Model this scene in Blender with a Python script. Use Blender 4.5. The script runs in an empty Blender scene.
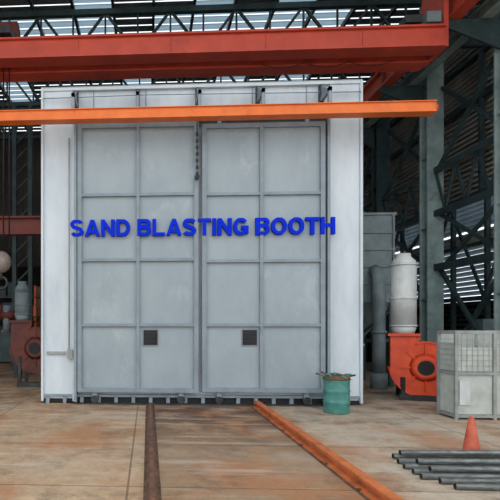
import bpy, bmesh, math, random
from mathutils import Vector, Matrix
random.seed(7)
TH=math.radians(3.1); S=math.sin(TH); C=math.cos(TH); EYE=1.6
def X(px,Y):
    t=(px-121)/500.0
    return Y*(t*C-S)/(C+t*S)
def Z(py,x,Y):
    return EYE+(325-py)/500.0*(Y*C-x*S)
def XZ(px,py,Y):
    x=X(px,Y); return x,Z(py,x,Y)

# ---------------- materials ----------------
def mat(name,c1,c2=None,scale=3.0,rough=0.7,metal=0.0,lo=0.35,hi=0.65,bump=0.0,stretch=(1,1,1),c3=None,s3=1.0,lo3=0.55,hi3=0.75,detail=6,spec=0.4):
    m=bpy.data.materials.new(name); m.use_nodes=True
    nt=m.node_tree; N=nt.nodes; L=nt.links
    b=N['Principled BSDF']; b.inputs['Roughness'].default_value=rough; b.inputs['Metallic'].default_value=metal
    b.inputs['Specular IOR Level'].default_value=spec
    b.inputs['Base Color'].default_value=(*c1,1)
    if c2 is None: c2=tuple(v*0.8 for v in c1)
    g=N.new('ShaderNodeNewGeometry')
    mp=N.new('ShaderNodeMapping'); mp.inputs['Scale'].default_value=stretch
    L.new(g.outputs['Position'],mp.inputs['Vector'])
    n=N.new('ShaderNodeTexNoise'); n.inputs['Scale'].default_value=scale; n.inputs['Detail'].default_value=detail; n.inputs['Roughness'].default_value=0.65
    L.new(mp.outputs[0],n.inputs['Vector'])
    r=N.new('ShaderNodeValToRGB'); r.color_ramp.elements[0].position=lo; r.color_ramp.elements[1].position=hi
    r.color_ramp.elements[0].color=(*c1,1); r.color_ramp.elements[1].color=(*c2,1)
    L.new(n.outputs['Fac'],r.inputs['Fac'])
    out=r.outputs['Color']
    if c3:
        n3=N.new('ShaderNodeTexNoise'); n3.inputs['Scale'].default_value=s3; n3.inputs['Detail'].default_value=8; n3.inputs['Roughness'].default_value=0.7
        mp3=N.new('ShaderNodeMapping'); mp3.inputs['Location'].default_value=(13,7,3); mp3.inputs['Scale'].default_value=stretch
        L.new(g.outputs['Position'],mp3.inputs['Vector']); L.new(mp3.outputs[0],n3.inputs['Vector'])
        r3=N.new('ShaderNodeMapRange'); r3.inputs['From Min'].default_value=lo3; r3.inputs['From Max'].default_value=hi3
        L.new(n3.outputs['Fac'],r3.inputs['Value'])
        mx=N.new('ShaderNodeMixRGB'); mx.inputs['Color2'].default_value=(*c3,1)
        L.new(r3.outputs[0],mx.inputs['Fac']); L.new(out,mx.inputs['Color1']); out=mx.outputs[0]
    L.new(out,b.inputs['Base Color'])
    if bump:
        bp=N.new('ShaderNodeBump'); bp.inputs['Strength'].default_value=bump; bp.inputs['Distance'].default_value=0.02
        L.new(n.outputs['Fac'],bp.inputs['Height']); L.new(bp.outputs[0],b.inputs['Normal'])
    return m
def srgb(r,g,b):
    f=lambda v:((v/255+0.055)/1.055)**2.4 if v>10 else v/255/12.92
    return (f(r),f(g),f(b))

M_white=mat('booth_white_paint',srgb(204,213,219),srgb(186,196,203),1.4,0.6,c3=srgb(150,144,134),s3=2.2,lo3=0.62,hi3=0.85,stretch=(1.5,1.5,0.5))
M_door=mat('door_grey_paint',srgb(154,166,172),srgb(142,154,161),1.1,0.55,c3=srgb(174,184,190),s3=1.7,lo3=0.55,hi3=0.8,stretch=(1.2,1.2,0.7))
M_rib=mat('door_frame_paint',srgb(138,150,159),srgb(120,132,141),2.5,0.5)
M_dark=mat('dark_void_tone',srgb(38,40,42),srgb(26,26,27),3)
M_black=mat('plain_black',srgb(22,22,23),srgb(14,14,15),3,0.5)
M_blue=mat('blue_lettering_paint',srgb(18,50,205),srgb(14,46,194),3,0.8,spec=0.05)
M_orange=mat('orange_beam_paint',srgb(232,120,46),srgb(214,104,40),2.5,0.5,c3=srgb(150,70,40),s3=4,lo3=0.6,hi3=0.8)
M_red=mat('red_crane_paint',srgb(206,84,62),srgb(184,70,54),1.6,0.5,c3=srgb(120,58,46),s3=2,lo3=0.58,hi3=0.85)
M_redd=mat('red_oxide_primer',srgb(128,58,48),srgb(98,48,40),2,0.6)
M_reddk=mat('dark_red_paint',srgb(112,54,44),srgb(80,42,38),3,0.6)
M_teal=mat('teal_steel_paint',srgb(56,76,78),srgb(36,52,54),2.5,0.6)
M_tealL=mat('teal_column_paint',srgb(156,176,174),srgb(118,140,140),1.6,0.6,c3=srgb(90,100,98),s3=3)
M_steel=mat('galvanised_steel',srgb(158,162,160),srgb(130,134,134),5,0.45,0.2)
M_dsteel=mat('dark_steel',srgb(70,72,74),srgb(48,48,50),5,0.5,0.4)
M_clad=mat('weathered_cladding',srgb(196,194,184),srgb(164,160,150),0.8,0.8,c3=srgb(140,124,104),s3=1.2)
M_cladd=mat('dark_cladding',srgb(66,62,58),srgb(46,44,42),0.8,0.9)
M_louv=mat('louvre_blade_paint',srgb(170,186,198),srgb(142,158,170),2,0.7)
M_roof=mat('roof_sheet',srgb(112,126,134),srgb(80,90,96),0.7,0.8)
M_rust=mat('rusty_rail',srgb(206,116,66),srgb(172,92,50),5,0.75,c3=srgb(110,70,50),s3=6,lo3=0.55,hi3=0.75)
M_rustd=mat('dark_rusty_rail',srgb(122,86,66),srgb(78,58,48),6,0.7,c3=srgb(160,102,70),s3=5)
M_groove=mat('dark_groove_strip',srgb(112,86,68),srgb(70,54,46),5,0.9)
M_fan=mat('fan_orange_paint',srgb(226,86,48),srgb(200,68,42),3,0.45,c3=srgb(130,52,38),s3=5,lo3=0.6,hi3=0.8)
M_duct=mat('duct_light_grey',srgb(206,210,208),srgb(178,184,184),2,0.5)
M_mach=mat('machine_grey',srgb(132,146,150),srgb(104,116,120),2,0.6)
M_green=mat('drum_green_paint',srgb(82,146,136),srgb(60,118,112),6,0.5,c3=srgb(120,104,78),s3=8,lo3=0.58,hi3=0.72)
M_grime=mat('rusty_scrap',srgb(128,96,70),srgb(70,60,50),8,0.85)
M_cone=mat('cone_orange',srgb(206,104,78),srgb(176,84,64),10,0.6)
M_pipe=mat('steel_pipe_stock',srgb(128,132,130),srgb(84,88,88),8,0.38,0.4,stretch=(1,4,4))
M_sheet=mat('grey_plastic_sheet',srgb(186,190,184),srgb(160,166,160),4,0.5)
M_cable=mat('wire_rope',srgb(60,56,54),srgb(40,38,36),6,0.5,0.5)
M_hook=mat('hook_block_grey',srgb(170,156,148),srgb(130,118,112),5,0.5)

def translucent():
    m=bpy.data.materials.new('translucent_roof_panel'); m.use_nodes=True
    nt=m.node_tree; N=nt.nodes; L=nt.links
    for n in list(N):
        if n.type!='OUTPUT_MATERIAL': N.remove(n)
    o=[n for n in N if n.type=='OUTPUT_MATERIAL'][0]
    t=N.new('ShaderNodeBsdfTranslucent'); t.inputs[0].default_value=(0.62,0.72,0.78,1)
    d=N.new('ShaderNodeBsdfDiffuse'); d.inputs[0].default_value=(0.5,0.56,0.6,1)
    mx=N.new('ShaderNodeMixShader'); mx.inputs[0].default_value=0.35
    L.new(t.outputs[0],mx.inputs[1]); L.new(d.outputs[0],mx.inputs[2]); L.new(mx.outputs[0],o.inputs[0])
    return m
M_sky=translucent()

def floor_mat():
    m=bpy.data.materials.new('stained_concrete'); m.use_nodes=True
    nt=m.node_tree; N=nt.nodes; L=nt.links; b=N['Principled BSDF']
    g=N.new('ShaderNodeNewGeometry'); pos=g.outputs['Position']
    sep=N.new('ShaderNodeSeparateXYZ'); L.new(pos,sep.inputs[0])
    def noise(s,d=8,r=0.65,sc=(1,1,1),loc=(0,0,0)):
        mp=N.new('ShaderNodeMapping'); mp.inputs['Scale'].default_value=sc; mp.inputs['Location'].default_value=loc
        L.new(pos,mp.inputs[0]); n=N.new('ShaderNodeTexNoise'); n.inputs['Scale'].default_value=s; n.inputs['Detail'].default_value=d; n.inputs['Roughness'].default_value=r
        L.new(mp.outputs[0],n.inputs['Vector']); return n.outputs['Fac']
    def rng(v,a,bb,c=0,d=1):
        r=N.new('ShaderNodeMapRange'); r.inputs[1].default_value=a; r.inputs[2].default_value=bb; r.inputs[3].default_value=c; r.inputs[4].default_value=d
        L.new(v,r.inputs[0]); return r.outputs[0]
    def mix(f,a,bb,mode='MIX'):
        x=N.new('ShaderNodeMixRGB'); x.blend_type=mode
        for i,v in ((0,f),(1,a),(2,bb)):
            if isinstance(v,(tuple,float,int)):
                x.inputs[i].default_value=v if i==0 else (*v,1)
            else: L.new(v,x.inputs[i])
        return x.outputs[0]
    def mul(a,bb):
        x=N.new('ShaderNodeMath'); x.operation='MULTIPLY'
        for i,v in ((0,a),(1,bb)):
            if isinstance(v,(float,int)): x.inputs[i].default_value=v
            else: L.new(v,x.inputs[i])
        return x.outputs[0]
    c=mix(rng(noise(0.5),0.35,0.65),srgb(200,174,144),srgb(178,148,116))
    c=mix(mul(rng(sep.outputs[0],2.3,2.6),0.8),c,srgb(190,178,160))
    zb=mul(rng(sep.outputs[0],0.05,0.12),rng(sep.outputs[0],2.0,2.1,1,0))
    c=mix(mul(zb,0.65),c,srgb(142,114,88))
    c=mix(mul(rng(noise(5,10,0.75,loc=(4,4,0)),0.42,0.7),0.5),c,srgb(120,100,82))
    c=mix(mul(rng(noise(0.9,6,0.6,(1,0.6,1),(9,3,0)),0.48,0.62),0.6),c,srgb(170,110,68))
    c=mix(mul(rng(noise(22,4,0.8,loc=(1,6,0)),0.52,0.68),0.35),c,srgb(90,74,62))
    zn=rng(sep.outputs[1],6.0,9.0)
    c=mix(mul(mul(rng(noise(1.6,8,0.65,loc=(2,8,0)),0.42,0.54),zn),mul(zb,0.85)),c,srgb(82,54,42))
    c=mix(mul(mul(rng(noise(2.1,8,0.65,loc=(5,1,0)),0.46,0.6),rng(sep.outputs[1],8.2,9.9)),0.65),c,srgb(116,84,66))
    c=mix(mul(rng(noise(1.2,9,0.72,(1,1,1),(20,1,0)),0.52,0.62),0.5),c,srgb(100,84,72))
    c=mix(mul(rng(noise(2.0,6,0.6,(0.25,2.0,1),(3,2,0)),0.52,0.7),0.4),c,srgb(216,204,186))
    c=mix(mul(rng(noise(0.7,6,0.6,(1,1,1),(31,2,0)),0.52,0.7),0.35),c,srgb(202,196,186))
    br=N.new('ShaderNodeTexBrick'); br.offset=0; br.inputs['Scale'].default_value=1.0
    br.inputs['Mortar Size'].default_value=0.012; br.inputs['Brick Width'].default_value=2.4; br.inputs['Row Height'].default_value=1.75
    br.inputs['Color1'].default_value=(0,0,0,1); br.inputs['Color2'].default_value=(0,0,0,1); br.inputs['Mortar'].default_value=(1,1,1,1)
    mp=N.new('ShaderNodeMapping'); mp.inputs['Location'].default_value=(0.2,0.3,0); L.new(pos,mp.inputs[0]); L.new(mp.outputs[0],br.inputs['Vector'])
    c=mix(mul(br.outputs['Color'],0.6),c,srgb(80,62,52))
    L.new(c,b.inputs['Base Color'])
    L.new(rng(noise(1.6,8,0.65,loc=(2,8,0)),0.45,0.6,0.85,0.6),b.inputs['Roughness'])
    b.inputs['Specular IOR Level'].default_value=0.3
    bp=N.new('ShaderNodeBump'); bp.inputs['Strength'].default_value=0.3; bp.inputs['Distance'].default_value=0.02
    L.new(noise(6,10,0.7),bp.inputs['Height']); L.new(bp.outputs[0],b.inputs['Normal'])
    return m
M_floor=floor_mat()

# ---------------- mesh builder ----------------
class B:
    def __init__(s): s.bm=bmesh.new(); s.mats=[]
    def mi(s,m):
        if m not in s.mats: s.mats.append(m)
        return s.mats.index(m)
    def hexa(s,vs,m):
        v=[s.bm.verts.new(p) for p in vs]; i=s.mi(m)
        for f in ((0,3,2,1),(4,5,6,7),(0,1,5,4),(1,2,6,5),(2,3,7,6),(3,0,4,7)):
            fc=s.bm.faces.new([v[k] for k in f]); fc.material_index=i
    def box(s,x0,x1,y0,y1,z0,z1,m):
        if x0>x1:x0,x1=x1,x0
        s.hexa([(x0,y0,z0),(x1,y0,z0),(x1,y1,z0),(x0,y1,z0),(x0,y0,z1),(x1,y0,z1),(x1,y1,z1),(x0,y1,z1)],m)
    def bar(s,p0,p1,w,h,m,up=(0,0,1)):
        p0=Vector(p0);p1=Vector(p1);d=(p1-p0).normalized();u=Vector(up)
        if abs(d.dot(u))>0.98: u=Vector((0,1,0))
        a=d.cross(u).normalized()*w/2; b=a.cross(d).normalized()*h/2
        s.hexa([p0-a-b,p0+a-b,p0+a+b,p0-a+b,p1-a-b,p1+a-b,p1+a+b,p1-a+b],m)
    def cyl(s,p0,p1,r,m,r2=None,seg=20,cap=True,smooth=True):
        p0=Vector(p0);p1=Vector(p1);r2=r if r2 is None else r2
        d=(p1-p0).normalized();u=Vector((0,0,1)) if abs(d.z)<0.95 else Vector((1,0,0))
        a=d.cross(u).normalized();b=d.cross(a).normalized();i=s.mi(m)
        A=[];Bv=[]
        for k in range(seg):
            t=2*math.pi*k/seg;o=a*math.cos(t)+b*math.sin(t)
            A.append(s.bm.verts.new(p0+o*r));Bv.append(s.bm.verts.new(p1+o*r2))
        for k in range(seg):
            f=s.bm.faces.new([A[k],A[(k+1)%seg],Bv[(k+1)%seg],Bv[k]]);f.material_index=i;f.smooth=smooth
        if cap:
            f=s.bm.faces.new(A[::-1]);f.material_index=i
            f=s.bm.faces.new(Bv);f.material_index=i
    def tube(s,pts,r,m,seg=16):
        pts=[Vector(p) for p in pts];i=s.mi(m);rings=[]
        for k,p in enumerate(pts):
            d=(pts[min(k+1,len(pts)-1)]-pts[max(k-1,0)]).normalized()
            a=d.cross(Vector((0.13,0.99,0.05))).normalized();b=d.cross(a).normalized()
            rings.append([s.bm.verts.new(p+(a*math.cos(2*math.pi*q/seg)+b*math.sin(2*math.pi*q/seg))*r) for q in range(seg)])
        for k in range(len(rings)-1):
            for q in range(seg):
                f=s.bm.faces.new([rings[k][q],rings[k][(q+1)%seg],rings[k+1][(q+1)%seg],rings[k+1][q]]);f.material_index=i;f.smooth=True
        for rg in (rings[0][::-1],rings[-1]):
            f=s.bm.faces.new(rg);f.material_index=i
    def lathe(s,c,prof,m,seg=28):
        i=s.mi(m);rings=[]
        for r,z in prof:
            rings.append([s.bm.verts.new((c[0]+r*math.cos(2*math.pi*q/seg),c[1]+r*math.sin(2*math.pi*q/seg),c[2]+z)) for q in range(seg)])
        for k in range(len(rings)-1):
            for q in range(seg):
                f=s.bm.faces.new([rings[k][q],rings[k][(q+1)%seg],rings[k+1][(q+1)%seg],rings[k+1][q]]);f.material_index=i;f.smooth=True
        f=s.bm.faces.new(rings[0][::-1]);f.material_index=i
        f=s.bm.faces.new(rings[-1]);f.material_index=i
    def prism(s,poly,vec,m,smooth=False):
        vec=Vector(vec);i=s.mi(m)
        A=[s.bm.verts.new(p) for p in poly];Bv=[s.bm.verts.new(Vector(p)+vec) for p in poly];n=len(poly)
        for k in range(n):
            f=s.bm.faces.new([A[k],A[(k+1)%n],Bv[(k+1)%n],Bv[k]]);f.material_index=i;f.smooth=smooth
        f=s.bm.faces.new(A[::-1]);f.material_index=i
        f=s.bm.faces.new(Bv);f.material_index=i
    def ibeam(s,p0,p1,w,h,t,m):
        p0=Vector(p0);p1=Vector(p1);u=Vector((0,0,1))
        s.bar(p0+u*(h/2-t/2),p1+u*(h/2-t/2),w,t,m); s.bar(p0-u*(h/2-t/2),p1-u*(h/2-t/2),w,t,m)
        s.bar(p0,p1,t,h-2*t,m)
    def hcol(s,x,y,z0,z1,w,d,t,m):
        s.box(x-w/2,x+w/2,y-d/2,y-d/2+t,z0,z1,m); s.box(x-w/2,x+w/2,y+d/2-t,y+d/2,z0,z1,m)
        s.box(x-t/2,x+t/2,y-d/2+t,y+d/2-t,z0,z1,m)
    def done(s,name,parent=None,bevel=0):
        bmesh.ops.recalc_face_normals(s.bm,faces=s.bm.faces)
        me=bpy.data.meshes.new(name); s.bm.to_mesh(me); s.bm.free()
        for m in s.mats: me.materials.append(m)
        o=bpy.data.objects.new(name,me); bpy.context.scene.collection.objects.link(o)
        if parent: o.parent=parent
        if bevel:
            bv=o.modifiers.new('bevel','BEVEL'); bv.width=bevel; bv.segments=2; bv.limit_method='ANGLE'
        return o
def empty(name):
    e=bpy.data.objects.new(name,None); bpy.context.scene.collection.objects.link(e); return e

# ---------------- floor, walls, roof ----------------
b=B(); b.box(-25,25,-20,40,-0.2,0,M_floor); b.done('floor')

XW=9.6
COLY=[8.4,11.5,14.6,17.7,20.8,23.9,27.0,30.1]
def corr_wall(bld,x,y0,y1,z0,z1,m,p=0.15,d=0.025):
    n=int((z1-z0)/p); i=bld.mi(m); prev=None
    for k in range(n+1):
        for (dz,dx) in ((0,0),(0.35*p,0),(0.5*p,-d),(0.85*p,-d)):
            z=z0+k*p+dz
            if z>z1: break
            a=bld.bm.verts.new((x+dx,y0,z)); c=bld.bm.verts.new((x+dx,y1,z))
            if prev:
                f=bld.bm.faces.new([prev[0],prev[1],c,a]); f.material_index=i
            prev=(a,c)
b=B()
corr_wall(b,XW,6,32,5.3,11.2,M_clad)
corr_wall(b,XW,6,32,3.9,4.4,M_clad)
corr_wall(b,XW,6,32,0,2.3,M_cladd)
b.box(XW,XW+0.06,6,32,0,2.3,M_cladd); b.box(XW,XW+0.06,6,32,5.3,11.2,M_clad)
b.done('wall_right')
b=B()
for (z0,z1,st) in ((2.3,3.9,0.15),(4.4,5.3,0.14)):
    z=z0+0.04
    while z<z1:
        b.hexa([(XW-0.05,6.2,z+0.10),(XW-0.04,6.2,z+0.11),(XW-0.04,31.8,z+0.11),(XW-0.05,31.8,z+0.10),
                (XW+0.06,6.2,z-0.01),(XW+0.07,6.2,z),(XW+0.07,31.8,z),(XW+0.06,31.8,z-0.01)],M_louv)
        z+=st
b.done('window_1')
b=B(); b.box(-14,-13.9,6,32,0,11,M_cladd); b.done('wall_left')
b=B()
yb=32
b.box(-14,XW,yb,yb+0.1,0,3.0,M_cladd)
b.box(-14,XW,yb,yb+0.1,3.9,11.2,M_cladd)
x=-14
while x<XW:
    b.box(x,x+random.choice([0.9,1.2,1.6]),yb,yb+0.1,3.0,3.9,M_cladd); x+=2.0
b.done('wall_back')
b=B()
xs=[-14+1.18*i for i in range(21)]
SK={(9,3),(8,3),(10,3),(5,3),(6,3),(7,4),(12,3),(13,3),(15,3),(16,4),(3,2),(14,4),(11,4),(17,5),(14,3),(16,3),(13,2),(15,2),(10,2),(18,6)}
for i in range(20):
    for j in range(9):
        y0=6+j*3.0
        m=M_sky if (i,j) in SK else M_roof
        n=8; w=2.98/n
        for q in range(n):
            ya=y0+q*w
            b.box(xs[i],xs[i]+1.17,ya,ya+w*0.6,11.0,11.02,m); b.box(xs[i],xs[i]+1.17,ya+w*0.6,ya+w,11.05,11.07,m)
b.done('ceiling')
b=B()
for i in range(0,21,1):
    b.box(xs[i]-0.04,xs[i]+0.04,6,32,10.85,10.99,M_dsteel)
b.done('roof_purlins')
for Y in COLY:
    b=B()
    b.bar((-13.8,Y,10.75),(XW-0.1,Y,10.75),0.16,0.16,M_teal); b.bar((-13.8,Y,9.5),(XW-0.1,Y,9.5),0.14,0.14,M_teal)
    x=-13.6;k=0
    while x+0.95<XW:
        za,zb=(9.5,10.75) if k%2==0 else (10.75,9.5)
        b.bar((x,Y,za),(x+0.95,Y,zb),0.07,0.07,M_teal)
        b.bar((x,Y,9.5),(x,Y,10.75),0.05,0.05,M_teal)
        x+=0.95;k+=1
    b.done('roof_truss')

XC=8.0; XR=6.78; RZ=0.40
for k,Y in enumerate(COLY[1:6]):
    b=B(); m=M_tealL if k<2 else M_teal
    b.hcol(XC,Y,0.02,10.9,0.44,0.42,0.05,m)
    b.box(XC-0.32,XC+0.32,Y-0.3,Y+0.3,0,0.03,M_dsteel)
    for z in (2.3,4.3,6.3,8.3):
        b.box(XC-0.2,XC+0.2,Y-0.2,Y+0.2,z,z+0.03,m)
    b.prism([(XC-0.22,Y-0.03,7.98+RZ),(XC-0.22,Y-0.03,7.3+RZ),(XR-0.18,Y-0.03,7.82+RZ),(XR-0.18,Y-0.03,7.98+RZ)],(0,0.06,0),M_teal)
    b.done('steel_column')
b=B()
for z in (1.2,2.3,3.85,5.25,6.6,8.0,9.3):
    b.box(XW-0.28,XW-0.12,6.2,31.8,z,z+0.12,M_teal)
Y=6.6;k=0
while Y<31.5:
    b.box(XW-0.26,XW-0.14,Y,Y+0.1,0,5.3,M_teal)
    if Y+1.55<31.5:
        za,zb=(2.4,5.2) if k%2 else (5.2,2.4)
        b.bar((XW-0.3,Y+0.05,za),(XW-0.3,Y+1.6,zb),0.06,0.08,M_teal)
    Y+=1.55;k+=1
for Y in COLY: b.box(XW-0.26,XW-0.14,Y,Y+0.1,5.3,10.9,M_teal)
b.done('wall_girts')
b=B()
for i in range(1,5):
    y0,y1=COLY[i],COLY[i+1]
    b.bar((XC+0.1,y0+0.22,0.3),(XC+0.1,y1-0.22,3.2),0.09,0.09,M_teal)
    b.bar((XC+0.18,y0+0.22,3.2),(XC+0.18,y1-0.22,0.3),0.09,0.09,M_teal)
    b.bar((XC+0.1,y0+0.22,3.2),(XC+0.1,y1-0.22,4.7),0.08,0.08,M_teal)
    b.bar((XC+0.18,y0+0.22,4.7),(XC+0.18,y1-0.22,3.2),0.08,0.08,M_teal)
    b.bar((XC,y0+0.22,3.2),(XC,y1-0.22,3.2),0.12,0.18,M_teal)
    b.bar((XC+0.1,y0+0.22,8.2),(XC+0.1,y1-0.22,6.0),0.09,0.09,M_teal)
    b.bar((XC+0.18,y0+0.22,6.0),(XC+0.18,y1-0.22,8.2),0.09,0.09,M_teal)
    for z in (4.7,5.9): b.bar((XC,y0+0.22,z),(XC,y1-0.22,z),0.12,0.16,M_teal)
    n=6; dy=(y1-y0-0.44)/n
    for q in range(n):
        ya=y0+0.22+q*dy; za,zb=(4.7,5.9) if q%2 else (5.9,4.7)
        b.bar((XC,ya,za),(XC,ya+dy,zb),0.05,0.06,M_teal)
b.done('column_cross_bracing')

b=B()
b.ibeam((XR,8.0,8.27+RZ),(XR,31.5,8.27+RZ),0.30,0.55,0.05,M_red)
b.box(XR-0.04,XR+0.04,8.0,31.5,8.545+RZ,8.62+RZ,M_dsteel)
Y=8.4
while Y<31: b.box(XR-0.13,XR+0.13,Y,Y+0.03,8.02+RZ,8.5+RZ,M_redd); Y+=1.55
b.done('crane_runway_beam')
b=B()
b.ibeam((7.5,8.0,8.15+RZ),(7.5,31.5,8.15+RZ),0.25,0.3,0.03,M_tealL)
b.done('runway_walkway_beam')
b=B()
b.ibeam((-11,8,8.27+RZ),(-11,31.5,8.27+RZ),0.32,0.55,0.05,M_redd)
b.done('crane_runway_beam')
for Y in COLY[1:6]:
    b=B(); b.hcol(-11.6,Y,0,10.9,0.44,0.42,0.05,M_teal); b.box(-11.4,-10.8,Y-0.15,Y+0.15,7.65+RZ,7.99+RZ,M_teal); b.done('steel_column')

# overhead crane
cr=empty('overhead_crane')
b=B()
zc0,zc1=7.66,8.12
XE=6.46
for (ya,yb2) in ((11.25,11.55),(11.95,12.25)):
    b.box(-10.6,XE,ya,yb2,zc0+0.04,zc1-0.04,M_red)
    b.box(-10.6,XE,ya-0.06,yb2+0.06,zc0,zc0+0.04,M_red); b.box(-10.6,XE,ya-0.08,yb2+0.08,zc1-0.04,zc1,M_red)
    x=-10
    while x<6.2: b.box(x,x+0.02,ya-0.02,ya,zc0+0.05,zc1-0.05,M_red); x+=2.1
b.box(-10.6,6.4,11.37,11.43,zc1,zc1+0.06,M_dsteel); b.box(-10.6,6.4,12.07,12.13,zc1,zc1+0.06,M_dsteel)
b.done('bridge_girders',cr)
b=B()
b.box(XR-0.14,XR+0.16,10.9,12.6,8.72+RZ,8.86+RZ,M_red); b.box(XE,XE+0.10,11.3,12.2,7.7,8.86+RZ,M_red); b.box(XE+0.05,XR,11.3,12.2,8.72+RZ,8.84+RZ,M_red)
for y in (11.1,12.4): b.cyl((XR-0.07,y,8.74+RZ),(XR+0.07,y,8.74+RZ),0.12,M_dsteel)
b.box(5.6,5.95,11.2,11.5,8.19,8.35,M_dsteel); b.box(6.05,6.35,11.2,11.5,8.19,8.42,M_mach)
b.box(-11.2,-10.5,10.9,12.6,8.65+RZ,8.85+RZ,M_red); b.box(-10.6,-10.4,11.2,12.3,7.7,8.8+RZ,M_red)
b.done('end_carriages',cr)
b=B()
b.box(-3.95,-3.1,11.1,12.4,8.19,8.36,M_dsteel); b.cyl((-3.9,11.8,8.6),(-3.1,11.8,8.6),0.22,M_redd)
b.done('hoist_trolley',cr)
b=B()
xh,zh=XZ(1,262,11.75)
for dx in (0.06,0.2): b.cyl((xh+dx,11.75,zh+0.15),(xh+dx,11.75,8.5),0.018,M_cable,seg=6)
pr=[(0.24*math.cos(a),0.26*math.sin(a)) for a in [math.radians(v) for v in range(-85,86,17)]]
b.lathe((xh,11.75,zh),pr,M_hook,24)
b.box(xh-0.26,xh+0.26,11.73,11.77,zh-0.05,zh+0.05,M_dsteel)
pts=[(xh+0.01+0.14*math.sin(a),11.75,zh-0.5-0.14*math.cos(a)) for a in [math.radians(v) for v in range(-60,200,20)]]
b.tube(pts,0.035,M_dsteel,8); b.cyl((xh,11.75,zh-0.2),(xh,11.75,zh-0.42),0.035,M_dsteel,seg=8)
b.done('hook_block',cr)
b=B()
pts=[]
for k in range(0,61):
    t=k/60*3; f=t-int(t); pts.append((2.6+k*0.05,11.75,7.66-0.12*4*f*(1-f)))
b.tube(pts,0.010,M_cable,6)
b.done('festoon_cable',cr)

# ---------------- booth ----------------
bo=empty('sand_blasting_booth')
YF=10.2
xl,xr=X(42,YF),X(361,YF)
zt=6.44
b=B()
b.box(xl,xr,YF,18.2,0.14,zt,M_white)
b.box(xl-0.02,xr+0.02,YF-0.02,18.22,zt,zt+0.05,M_steel)
d0=X(78,YF); d1=X(323,YF)
b.box(xl,xl+0.05,YF-0.10,YF,0.05,zt,M_white); b.box(d0-0.10,d0-0.05,YF-0.10,YF,0.05,zt-0.4,M_white)
b.box(xl+0.05,d0-0.10,YF-0.05,YF,0.10,zt,M_white)
b.box(xr-0.05,xr,YF-0.10,YF,0.05,zt,M_white); b.box(d1+0.08,d1+0.12,YF-0.10,YF,0.05,zt-0.4,M_white)
b.box(d1+0.12,xr-0.05,YF-0.05,YF,0.10,zt,M_white)
b.box(xl,xr,YF-0.08,YF,zt-0.06,zt,M_white)
for i in range(5):
    x=xl+(i+1)*(xr-xl)/6; b.box(x-0.01,x+0.01,YF-0.012,YF,5.9,zt-0.06,M_rib)
b.done('shell',bo,0.006)
b=B()
for px in (77,138,197,257,320):
    x=X(px,YF)
    b.box(x-0.035,x+0.035,YF-0.12,YF-0.0,5.8,zt-0.08,M_dsteel)
    b.box(x-0.03,x+0.03,9.62,YF-0.12,6.02,6.10,M_rib)
    b.box(x-0.03,x+0.03,9.62,9.70,5.73,6.1,M_rib)
    b.prism([(x-0.02,YF-0.12,6.34),(x-0.02,YF-0.12,6.1),(x-0.02,9.75,6.1)],(0.04,0,0),M_rib)
b.tube([(xl+0.05,YF-0.14,6.20),(0,YF-0.15,6.22),(xr-0.05,YF-0.14,6.18)],0.010,M_rib,6)
b.done('header_brackets',bo)
def door(name,pxs,pys,winpx):
    YD=YF-0.14
    b=B()
    xs_=[X(p,YD) for p in pxs]; xm=(xs_[0]+xs_[-1])/2
    zs=[Z(p,xm,YD) for p in pys]
    b.box(xs_[0],xs_[-1],YD,YD+0.05,zs[-1],zs[0],M_door)
    w=0.045
    for i,x in enumerate(xs_):
        ww=w if i in(0,len(xs_)-1) else 0.032
        b.box(x-ww,x+ww,YD-0.07,YD+0.001,zs[-1]-0.04,zs[0]+0.04,M_rib)
    for i,z in enumerate(zs):
        ww=w if i in(0,len(zs)-1) else 0.03
        b.box(xs_[0]+0.02,xs_[-1]-0.02,YD-0.06,YD+0.002,z-ww,z+ww,M_rib)
    x=X(winpx,YD); z=Z(337.5,x,YD)
    b.box(x-0.16,x+0.16,YD-0.02,YD,z-0.17,z+0.17,M_rib)
    b.box(x-0.14,x+0.14,YD-0.028,YD,z-0.15,z+0.15,M_dark)
    for k in range(3): b.box(x-0.13,x+0.13,YD-0.036,YD-0.02,z-0.08+k*0.08,z-0.07+k*0.08,M_dsteel)
    for xx in (xs_[0]+0.3,xs_[-1]-0.3):
        b.cyl((xx,YD-0.03,0.10),(xx,YD+0.05,0.10),0.08,M_dsteel,seg=18)
        b.box(xx-0.05,xx+0.05,YD-0.02,YD+0.04,0.12,zs[-1],M_rib)
        b.box(xx-0.04,xx+0.04,YD-0.05,YD,zs[0],5.8,M_rib)
    b.done(name,bo,0.004)
door('door_1',(80,138,196),(126,195,260,325,390),150.5)
door('door_2',(204,261,322),(126,194,261,325,390),249.5)
b=B()
b.box(d0-0.05,d0-0.0,YF-0.21,YF,0.05,5.68,M_rib); b.box(d1+0.02,d1+0.07,YF-0.21,YF,0.05,5.68,M_rib)
b.box(d0-0.05,d1+0.07,YF-0.21,YF-0.05,5.68,5.76,M_rib)
b.box(xl+0.02,xr-0.02,YF-0.02,YF+0.05,0.02,0.14,M_dark)  # dark strip paints in the shade of the gap under the booth
x=xl+0.1
while x<xr-0.1:
    b.box(x,x+0.07,YF-0.09,YF-0.02,0,0.15,M_rib); x+=0.35
b.box(xl,xr,YF-0.09,YF,0.14,0.19,M_rib)
b.box(d0,d1,YF-0.2,YF-0.08,0.0,0.03,M_dsteel)
b.box(xl+0.12,xl+0.5,YF-0.09,YF-0.05,1.0,1.06,M_steel); b.box(xl+0.55,xl+0.66,YF-0.16,YF-0.05,0.92,1.1,M_steel)
b.cyl((xl+0.58,YF-0.11,1.1),(xl+0.58,YF-0.11,5.4),0.012,M_steel,seg=8)
b.done('door_frame',bo)
b=B()
xc=X(197,YF-0.3)
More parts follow.
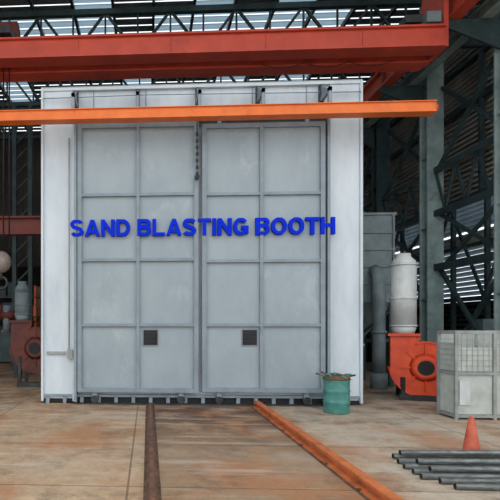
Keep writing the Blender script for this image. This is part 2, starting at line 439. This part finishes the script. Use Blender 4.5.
for k in range(14):
    z=5.42-k*0.065
    b.box(xc-0.028 if k%2 else xc-0.01,xc+0.028 if k%2 else xc+0.01,YF-0.34,YF-0.31,z-0.04,z+0.02,M_black)
b.cyl((xc,YF-0.32,4.5),(xc,YF-0.32,5.75),0.01,M_black,seg=6)
b.cyl((xc,YF-0.36,4.5),(xc,YF-0.28,4.5),0.05,M_black,seg=12)
b.done('pull_chain',bo)

# lettering: caption text added to the booth, built as solid block capitals
SW=0.21
def arc(cx,cy,rx,ry,a0,a1,n=14):
    return [(cx+rx*math.cos(math.radians(a0+(a1-a0)*k/n)),cy+ry*math.sin(math.radians(a0+(a1-a0)*k/n))) for k in range(n+1)]
h=SW/2; V8=h*0.85
def glyph(ch):
    if ch=='S':
        w=0.74
        return w,[arc(w/2,0.725,w/2-h,0.275-V8,20,250,14)+arc(w/2,0.285,w/2-h,0.285-V8,70,-160,14)]
    if ch=='A':
        w=0.84
        return w,[[(h*0.95,0.0),(w/2,1.0)],[(w-h*0.95,0.0),(w/2,1.0)],[(0.2,0.28),(w-0.2,0.28)]]
    if ch=='N':
        w=0.76
        return w,[[(h,0),(h,1)],[(w-h,0),(w-h,1)],[(h,0.93),(w-h,0.07)]]
    if ch=='D':
        w=0.78
        return w,[[(h,0),(h,1)],[(h,1-V8)]+arc(w-0.38-h+0.02,0.5,0.36,0.5-V8,90,-90,18)+[(h,V8)]]
    if ch=='B':
        w=0.76
        return w,[[(h,0),(h,1)],[(h,1-V8)]+arc(w-0.32,0.735,0.205,0.265-V8,90,-90,12)+[(h,0.53)],
                  [(h,0.53)]+arc(w-0.32,0.305,0.225,0.305-V8,90,-90,12)+[(h,V8)]]
    if ch=='L':
        w=0.68
        return w,[[(h,0),(h,1)],[(h,V8),(w,V8)]]
    if ch=='T':
        w=0.72
        return w,[[(w/2,0),(w/2,1)],[(0,1-V8),(w,1-V8)]]
    if ch=='I': return SW,[[(h,0),(h,1)]]
    if ch=='H':
        w=0.76
        return w,[[(h,0),(h,1)],[(w-h,0),(w-h,1)],[(h,0.52),(w-h,0.52)]]
    if ch=='O':
        w=0.84
        return w,[arc(w/2,0.5,w/2-h,0.5-V8,0,360,28)]
    if ch=='G':
        w=0.82
        return w,[arc(w/2,0.5,w/2-h,0.5-V8,38,318,22)+[(w-h,0.15)],[(w-h,0.08),(w-h,0.46)],[(w/2+0.02,0.44),(w,0.44)]]
text='SAND BLASTING BOOTH'
strokes=[];adv=0
for ch in text:
    if ch==' ': adv+=0.30; continue
    w,pl=glyph(ch)
    for p in pl: strokes.append([(adv+x,y) for x,y in p])
    adv+=w+0.075
    if ch in 'A' : adv-=0.02
total=adv-0.075
YL=YF-0.225
tx0,tx1=X(70,YL),X(335.5,YL); tz0=Z(235.3,1.0,YL); tz1=Z(218.3,1.0,YL)
sx=(tx1-tx0)/total; sz=(tz1-tz0)
b=B(); ib=b.mi(M_blue)
for ly,st in enumerate(strokes):
    P=[Vector((p[0]*sx,p[1]*sz)) for p in st]
    closed=(P[0]-P[-1]).length<1e-4
    if closed: P=P[:-1]
    n=len(P); Lf=[];Rt=[]; hw=SW/2*(sx*0.5+sz*0.5)
    for k in range(n):
        if closed: d1_=(P[k]-P[k-1]).normalized(); d2_=(P[(k+1)%n]-P[k]).normalized()
        else:
            d1_=(P[k]-P[k-1]).normalized() if k>0 else (P[1]-P[0]).normalized()
            d2_=(P[k+1]-P[k]).normalized() if k<n-1 else d1_
        t=(d1_+d2_).normalized(); nn=Vector((-t.y,t.x)); c=max(0.5,nn.dot(Vector((-d1_.y,d1_.x))))
        Lf.append(P[k]+nn*hw/c); Rt.append(P[k]-nn*hw/c)
    for q in Lf+Rt: q.y=min(max(q.y,-0.0),sz)
    yo=YL-0.0006*(ly%4)
    def V(p,y): return b.bm.verts.new((tx0+p.x,y,tz0+p.y))
    a=[V(p,yo) for p in Lf]; c_=[V(p,yo) for p in Rt]; a2=[V(p,YL+0.075) for p in Lf]; c2=[V(p,YL+0.075) for p in Rt]
    rngk=range(n) if closed else range(n-1)
    for k in rngk:
        q=(k+1)%n
        for f in ([a[k],a[q],c_[q],c_[k]],[a2[k],c2[k],c2[q],a2[q]],[a[k],a2[k],a2[q],a[q]],[c_[k],c_[q],c2[q],c2[k]]):
            b.bm.faces.new(f).material_index=ib
    if not closed:
        b.bm.faces.new([a[0],c_[0],c2[0],a2[0]]); b.bm.faces.new([a[-1],a2[-1],c2[-1],c_[-1]])
b.done('caption_lettering',bo)

# orange door-track beam
b=B()
xa,xb=-4.6,X(434,9.6)
zo=5.64
b.box(xa,xb,9.52,9.70,zo-0.085,zo+0.085,M_orange)
b.box(xa,xb,9.49,9.73,zo-0.105,zo-0.085,M_orange); b.box(xa,xb,9.49,9.73,zo+0.085,zo+0.10,M_orange)
b.cyl((xb,9.61,zo),(xb+0.05,9.61,zo),0.08,M_red)
b.done('door_track_beam')

# ---------------- rails ----------------
def rail(name,xc,m,w=0.15,hw=0.07,h=0.14,cl=0.0,groove=0):
    b=B()
    prof=[(-w/2,0),(w/2,0),(w/2,0.015),(0.02,0.03),(0.015,h-0.045),(hw/2,h-0.035),(hw/2,h-0.005),(hw/2-0.01,h),(-hw/2+0.01,h),(-hw/2,h-0.005),(-hw/2,h-0.035),(-0.015,h-0.045),(-0.02,0.03),(-w/2,0.015)]
    b.prism([(xc+p,1.0,z) for p,z in prof],(0,8.9,0),m)
    if groove:
        b.box(xc-w/2-groove,xc-w/2,1.0,9.9,0,0.004,M_groove); b.box(xc+w/2,xc+w/2+groove,1.0,9.9,0,0.004,M_groove)  # dark flush strips mark the groove along both rail edges
    y=1.3
    while cl and y<9.8:
        for s in(-1,1): b.box(xc+s*(w/2+0.0)-0.02,xc+s*(w/2)+0.02,y,y+0.05,0,0.025,M_rustd)
        y+=0.9
    b.done(name)
rail('rail_track',0.04,M_rustd,0.11,0.06,0.07,1,0.03)
rail('rail_track',2.12,M_rust,0.19,0.11,0.12,1,0.03)

# ---------------- drum ----------------
b=B()
dx,dy=X(336.5,9.35),9.35
r=0.225;h_=0.6
prof=[(r*0.98,0.0),(r,0.02)]
for zc in (0.20,0.40): prof+=[(r,zc-0.02),(r+0.014,zc),(r,zc+0.02)]
prof+=[(r,h_-0.02),(r+0.012,h_),(r-0.01,h_),(r-0.02,h_-0.02),(0.01,h_-0.02)]
b.lathe((dx,dy,0),prof,M_green)
b.lathe((dx+0.0,dy,h_-0.02),[(0.2,0),(0.25,0.04),(0.2,0.09),(0.08,0.13),(0.01,0.13)],M_grime,14)
for k in range(22):
    a=random.uniform(0,6.28); rr=random.uniform(0.05,0.24)
    p=Vector((dx+rr*math.cos(a),dy+rr*math.sin(a),h_+0.05)); q=p+Vector((random.uniform(-.18,.18),random.uniform(-.1,.1),random.uniform(0.0,0.09)))
    b.bar(p,q,0.07,0.03,random.choice([M_grime,M_rustd,M_dsteel,M_green]))
b.done('oil_drum')

# ---------------- traffic cone ----------------
b=B()
cx,cy=X(471.5,6.35),6.35
b.box(cx-0.12,cx+0.12,cy-0.12,cy+0.12,0,0.025,M_cone)
b.lathe((cx,cy,0.025),[(0.10,0),(0.095,0.02),(0.078,0.15),(0.058,0.27),(0.03,0.44),(0.02,0.455)],M_cone,20)
b.done('traffic_cone',bevel=0.005)

# ---------------- pipe bundle ----------------
b=B()
def pipe(px0,py0,drop=0.0,z=0.035,r=0.034):
    Y0=500*(EYE-z)/((py0-325)); xx=X(px0,Y0)
    Y0=(500*(EYE-z)/(py0-325)+xx*S)/C; xx=X(px0,Y0)
    L=random.uniform(2.6,3.0)
    i0=Vector((xx,Y0,z)); i1=Vector((xx+L,Y0+drop,z))
    b.cyl(i0,i1,r,M_pipe,seg=18); d=(i1-i0).normalized()
    b.cyl(i0-d*0.002,i0,r*0.78,M_black,seg=18)  # black disc on the closed end paints in the shaded bore
for (p,q,dr) in ((393,456,0.12),(398,461,0.08),(404,466,0.1),(413,471,0.02),(421,476,0.0),(440,480.5,-0.05),(455,486,-0.1)):
    pipe(p,q,dr)
for (p,q,dr) in ((400,452.5,0.1),(417,461,0.05),(430,468.5,0.0)):
    pipe(p,q,dr,z=0.097)
b.done('steel_pipe_bundle')

# ---------------- centrifugal fans ----------------
def fan(name,cx,cy,cz,R,width,yaw,m,stack_top,stack_r,mdu,oh=1.15):
    root=empty(name)
    b=B()
    rot=Matrix.Rotation(yaw,4,'Z'); c=Vector((cx,cy,cz))
    def P(u,v,w): return c+rot@Vector((u,w,v))
    pts=[]
    for k in range(0,33):
        a=math.radians(180+ k*290/32.0)
        rr=R*(1.08-0.22*k/32.0)
        pts.append((rr*math.cos(a),rr*math.sin(a)))
    xo=pts[0][0]
    pts.append((-0.20*R,R*0.95)); pts.append((-0.20*R,R*oh)); pts.append((xo,R*oh))
    b.prism([P(u,v,-width/2) for u,v in pts],rot@Vector((0,width,0)),m)
    n=len(pts)
    for w in (-width/2,width/2):
        for k in range(n-1):
            p,q=pts[k],pts[k+1]
            b.bar(P(p[0]*1.02,p[1]*1.02,w),P(q[0]*1.02,q[1]*1.02,w),0.05,0.03,m)
    b.bar(P(xo-0.05,R*oh,0),P(-0.15*R,R*oh,0),width+0.12,0.05,m)
    b.cyl(P(0,0,-width/2-0.1),P(0,0,-width/2),R*0.34,m,r2=R*0.5,seg=28)
    b.cyl(P(0,0,-width/2-0.105),P(0,0,-width/2-0.09),R*0.26,M_dark,seg=28)  # dark disc paints in the shade inside the inlet
    for k in range(8):
        a=k*math.pi/4; b.bar(P(R*0.45*math.cos(a),R*0.45*math.sin(a),-width/2-0.01),P(R*0.82*math.cos(a),R*0.82*math.sin(a),-width/2-0.01),0.03,0.04,m)
    b.cyl(P(0,0,width/2),P(0,0,width/2+0.5),R*0.3,M_mach,seg=20)
    b.done('housing',root)
    b=B()
    for u in (-0.7*R,0.7*R):
        for w in (-width/2,width/2+0.4):
            p=P(u,0,w); b.box(p.x-0.04,p.x+0.04,p.y-0.04,p.y+0.04,0,cz-0.35*R,M_dsteel)
    p=P(-0.8*R,0,-width/2);q=P(0.8*R,0,-width/2); p.z=q.z=0.06; b.bar(p,q,0.1,0.12,M_dsteel)
    b.done('base_frame',root)
    b=B()
    o=P((xo-0.20*R)/2,0,0); zb0=cz+R*oh+0.02
    b.cyl((o.x,o.y,zb0),(o.x,o.y,zb0+0.15),stack_r*0.8,mdu,r2=stack_r,seg=28)
    b.cyl((o.x,o.y,zb0+0.15),(o.x,o.y,stack_top),stack_r,mdu,seg=28)
    for z in (zb0+0.16,(zb0+stack_top)/2,stack_top-0.02): b.cyl((o.x,o.y,z),(o.x,o.y,z+0.03),stack_r+0.02,mdu,seg=28)
    b.lathe((o.x,o.y,stack_top),[(stack_r,0),(stack_r*0.92,0.08),(stack_r*0.6,0.16),(stack_r*0.55,0.24),(0.01,0.24)],mdu,24)
    b.done('outlet_silencer',root)
    return o
YFn=11.0
fx=X(424,YFn); fo=fan('centrifugal_fan',fx,YFn,0.70,0.60,0.34,math.radians(-20),M_fan,Z(264,fx,YFn),0.25,M_duct)
fan('exhaust_fan',xl-0.72,12.95,1.0,0.60,0.34,0.0,M_reddk,2.5,0.20,M_mach)

# ---------------- dust collector ----------------
dc=empty('dust_collector')
b=B()
YD=13.2
x0=xr+0.12; x1=X(394,YD)
z1=Z(215,x1,YD); z0=Z(300,x1,YD)
b.box(x0,x1,YD,YD+1.8,z0,z1,M_mach)
b.box(x0-0.05,x1+0.05,YD-0.05,YD+1.85,z1,z1+0.06,M_mach); b.box(x0-0.05,x1+0.05,YD-0.05,YD+1.85,z0-0.06,z0,M_mach)
for k in range(1,5):
    z=z0+(z1-z0)*k/5; b.box(x0,x1+0.02,YD-0.04,YD,z-0.03,z+0.03,M_mach)
b.box(x1-0.05,x1,YD-0.05,YD,z0,z1,M_mach)
b.done('filter_housing',dc)
b=B()
xm=(x0+x1)/2; ym=YD+0.9
top=[(x0,YD,z0-0.06),(x1,YD,z0-0.06),(x1,YD+1.8,z0-0.06),(x0,YD+1.8,z0-0.06)]
bot=[(xm-0.15,ym-0.15,0.8),(xm+0.15,ym-0.15,0.8),(xm+0.15,ym+0.15,0.8),(xm-0.15,ym+0.15,0.8)]
b.hexa(bot+top,M_mach)
b.cyl((xm,ym,0.3),(xm,ym,0.8),0.14,M_redd)
b.cyl((xm,ym,0.0),(xm,ym,0.5),0.3,M_mach,seg=20)
b.done('hopper',dc)
b=B()
for xx in (x0+0.06,x1-0.06):
    for yy in (YD+0.06,YD+1.74): b.box(xx-0.06,xx+0.06,yy-0.06,yy+0.06,0,z0,M_teal)
b.bar((x0,YD+0.06,0.4),(x1,YD+0.06,z0-0.2),0.06,0.06,M_teal); b.bar((x0,YD+0.06,1.2),(x1,YD+0.06,1.2),0.07,0.09,M_teal)
b.done('support_legs',dc)
b=B()
xd=X(378,12.9)
b.tube([(xd,12.85,0.4),(xd,12.85,1.0),(xd,12.85,2.0),(xd,12.85,2.6),(xd+0.02,12.95,2.9),(xd+0.02,13.15,3.0)],0.15,M_mach,18)
b.cyl((xd,12.85,0.0),(xd,12.85,0.4),0.2,M_mach); b.cyl((xd,12.85,1.4),(xd,12.85,1.45),0.19,M_mach)
b.done('dust_duct',dc)

b=B()
YH=10.9
xh0=xr+0.06
b.box(xh0,xh0+0.26,YH,YH+0.7,0.35,1.15,M_mach); b.box(xh0,xh0+0.3,YH-0.03,YH+0.73,1.15,1.2,M_mach)
b.cyl((xh0+0.13,YH+0.35,1.2),(xh0+0.13,YH+0.35,2.7),0.11,M_mach)
b.cyl((xh0+0.16,YH+0.35,1.5),(xh0+0.16,YH+0.35,1.58),0.15,M_redd)
for xx in (xh0+0.03,xh0+0.23):
    for yy in (YH+0.05,YH+0.65): b.box(xx-0.03,xx+0.03,yy-0.03,yy+0.03,0,0.35,M_dsteel)
b.cyl((xh0+0.13,YH-0.02,0.7),(xh0+0.13,YH-0.12,0.7),0.09,M_redd)
b.done('abrasive_feed_hopper')

# ---------------- panelled cage cabinet ----------------
cg=empty('mesh_panel_cabinet')
Yc=8.75; cx0=X(456,Yc); cx1=cx0+1.25; cy1=Yc+0.5; ct=Z(331,cx0,Yc)
b=B()
for xx in (cx0,(cx0+cx1)/2,cx1):
    for yy in (Yc,cy1): b.box(xx-0.025,xx+0.025,yy-0.025,yy+0.025,0,ct,M_steel)
for z in (0.06,0.78,ct-0.02):
    for yy in (Yc,cy1): b.box(cx0,cx1,yy-0.02,yy+0.02,z-0.025,z+0.025,M_steel)
    for xx in (cx0,cx1): b.box(xx-0.02,xx+0.02,Yc,cy1,z-0.025,z+0.025,M_steel)
b.done('frame',cg)
b=B()
g=0.09
k=cx0
while k<cx1: b.box(k-0.003,k+0.003,Yc-0.004,Yc,0.78,ct,M_steel); k+=g
z=0.82
while z<ct:
    b.box(cx0,cx1,Yc-0.007,Yc-0.003,z-0.003,z+0.003,M_steel); b.box(cx0-0.006,cx0-0.002,Yc,cy1,z-0.003,z+0.003,M_steel); z+=g
b.done('mesh_panels',cg)
b=B()
xm=(cx0+cx1)/2
for (p,q) in ((cx0+0.03,xm-0.03),(xm+0.03,cx1-0.03)):
    b.box(p,q,Yc+0.008,Yc+0.014,0.09,0.75,M_sheet); b.box(p,q,Yc+0.008,Yc+0.014,0.81,ct-0.28,M_sheet)
b.box(cx0+0.006,cx0+0.012,Yc+0.03,cy1-0.03,0.09,0.75,M_sheet); b.box(cx0+0.006,cx0+0.012,Yc+0.03,cy1-0.03,0.81,ct-0.2,M_sheet)
b.box(cx0+0.03,cx1-0.03,cy1-0.02,cy1-0.01,0.1,ct-0.05,M_sheet)
b.box(cx0+0.03,cx1,Yc+0.03,cy1-0.03,0.03,0.05,M_sheet)
b.box(cx0+0.05,cx0+0.22,Yc-0.02,Yc-0.002,0.25,0.66,M_duct)
b.done('sheet_panels',cg)

# ---------------- left background ----------------
b=B()
Yb=14.0
xa=X(-40,Yb); xb=xl-0.1
za,zb=Z(235,X(20,Yb),Yb),Z(217,X(20,Yb),Yb)
b.ibeam((xa,Yb,(za+zb)/2),(xb,Yb,(za+zb)/2),0.3,zb-za,0.05,M_redd)
b.hcol(xa+0.15,Yb,0,za,0.25,0.25,0.03,M_reddk); b.hcol(xb-0.12,Yb,0,za,0.2,0.25,0.03,M_reddk)
b.done('red_portal_frame')
b=B()
Yb=17.5
for px in (14,30):
    b.box(X(px,Yb)-0.07,X(px,Yb)+0.07,Yb,Yb+0.14,0,9.4,M_teal)
z=0.3
while z<9: 
    b.bar((X(14,Yb),Yb+0.07,z),(X(30,Yb),Yb+0.07,z+0.55),0.05,0.05,M_teal); z+=0.55
b.done('lattice_column')
b=B(); b.box(-9.5,-4.2,22,22.08,4.2,10.2,M_cladd)
for k in range(20): b.box(-9.4+k*0.27,-9.34+k*0.27,21.96,22,4.2,10.2,M_reddk if k%5==0 else M_cladd)
b.box(-9.5,-9.4,22,22.08,0,4.2,M_teal); b.box(-4.3,-4.2,22,22.08,0,4.2,M_teal)
b.done('sheeted_partition')
b=B()
Ys=20.0
for k in range(5):
    x=-8.2+k*0.9; b.box(x,x+0.06,Ys,Ys+0.8,0,3.2,M_orange)
for z in (0.3,1.1,1.9,2.7):
    b.box(-8.2,-4.5,Ys,Ys+0.8,z,z+0.05,M_dsteel)
random.seed(3)
for z in (0.35,1.15,1.95,2.75):
    x=-8.1
    while x<-4.9:
        w=random.uniform(0.2,0.5); hh=random.uniform(0.2,0.6)
        b.box(x,x+w,Ys+0.1,Ys+0.6,z,z+hh,random.choice([M_sheet,M_mach,M_red,M_redd,M_teal,M_grime])); x+=w+0.08
b.done('storage_rack')
b=B()
Ys=14.8; x=X(4,Ys)
b.box(x-0.4,x+0.4,Ys,Ys+0.6,0.5,1.3,M_teal); b.box(x-0.45,x+0.45,Ys-0.05,Ys+0.65,1.3,1.36,M_dsteel)
for sx_ in(-0.35,0.35):
    for sy in (0.05,0.55): b.box(x+sx_-0.04,x+sx_+0.04,Ys+sy-0.04,Ys+sy+0.04,0,0.5,M_dsteel)
b.cyl((x,Ys+0.3,1.36),(x,Ys+0.3,2.2),0.12,M_mach); b.cyl((x-0.25,Ys+0.3,1.9),(x+0.25,Ys+0.3,1.9),0.15,M_reddk)
b.done('drilling_machine')
b=B()
Yr=12.3
x0=8.35
b.box(x0,x0+0.85,Yr,Yr+1.6,0.9,0.97,M_mach)
for xx in (x0+0.03,x0+0.75):
    for yy in (Yr+0.05,Yr+1.5): b.box(xx,xx+0.06,yy,yy+0.06,0,0.9,M_teal)
b.box(x0+0.1,x0+0.6,Yr+0.1,Yr+0.6,0.97,1.4,M_sheet); b.box(x0+0.1,x0+0.7,Yr+0.8,Yr+1.4,0.97,1.75,M_mach)
b.done('workbench')

# ---------------- light ----------------
w=bpy.data.worlds.new('overcast_sky'); bpy.context.scene.world=w; w.use_nodes=True
nt=w.node_tree; bg=nt.nodes['Background']; bg.inputs[0].default_value=(0.91,0.96,1.0,1); bg.inputs[1].default_value=1.6
sl=bpy.data.lights.new('hazy_sun','SUN'); sl.energy=0.6; sl.angle=math.radians(80); sl.color=(1,0.99,0.96)
so=bpy.data.objects.new('hazy_sun',sl); bpy.context.scene.collection.objects.link(so)
so.rotation_euler=(math.radians(52),0,math.radians(-6))

cam=bpy.data.cameras.new('camera'); cam.lens=36; cam.sensor_width=36; cam.shift_x=(250-121)/500; cam.shift_y=75/500
co=bpy.data.objects.new('camera',cam); bpy.context.scene.collection.objects.link(co)
co.location=(0,0,EYE); co.rotation_euler=(math.radians(90),0,TH); cam.clip_end=200
bpy.context.scene.camera=co
bpy.context.scene.view_settings.view_transform='Standard'
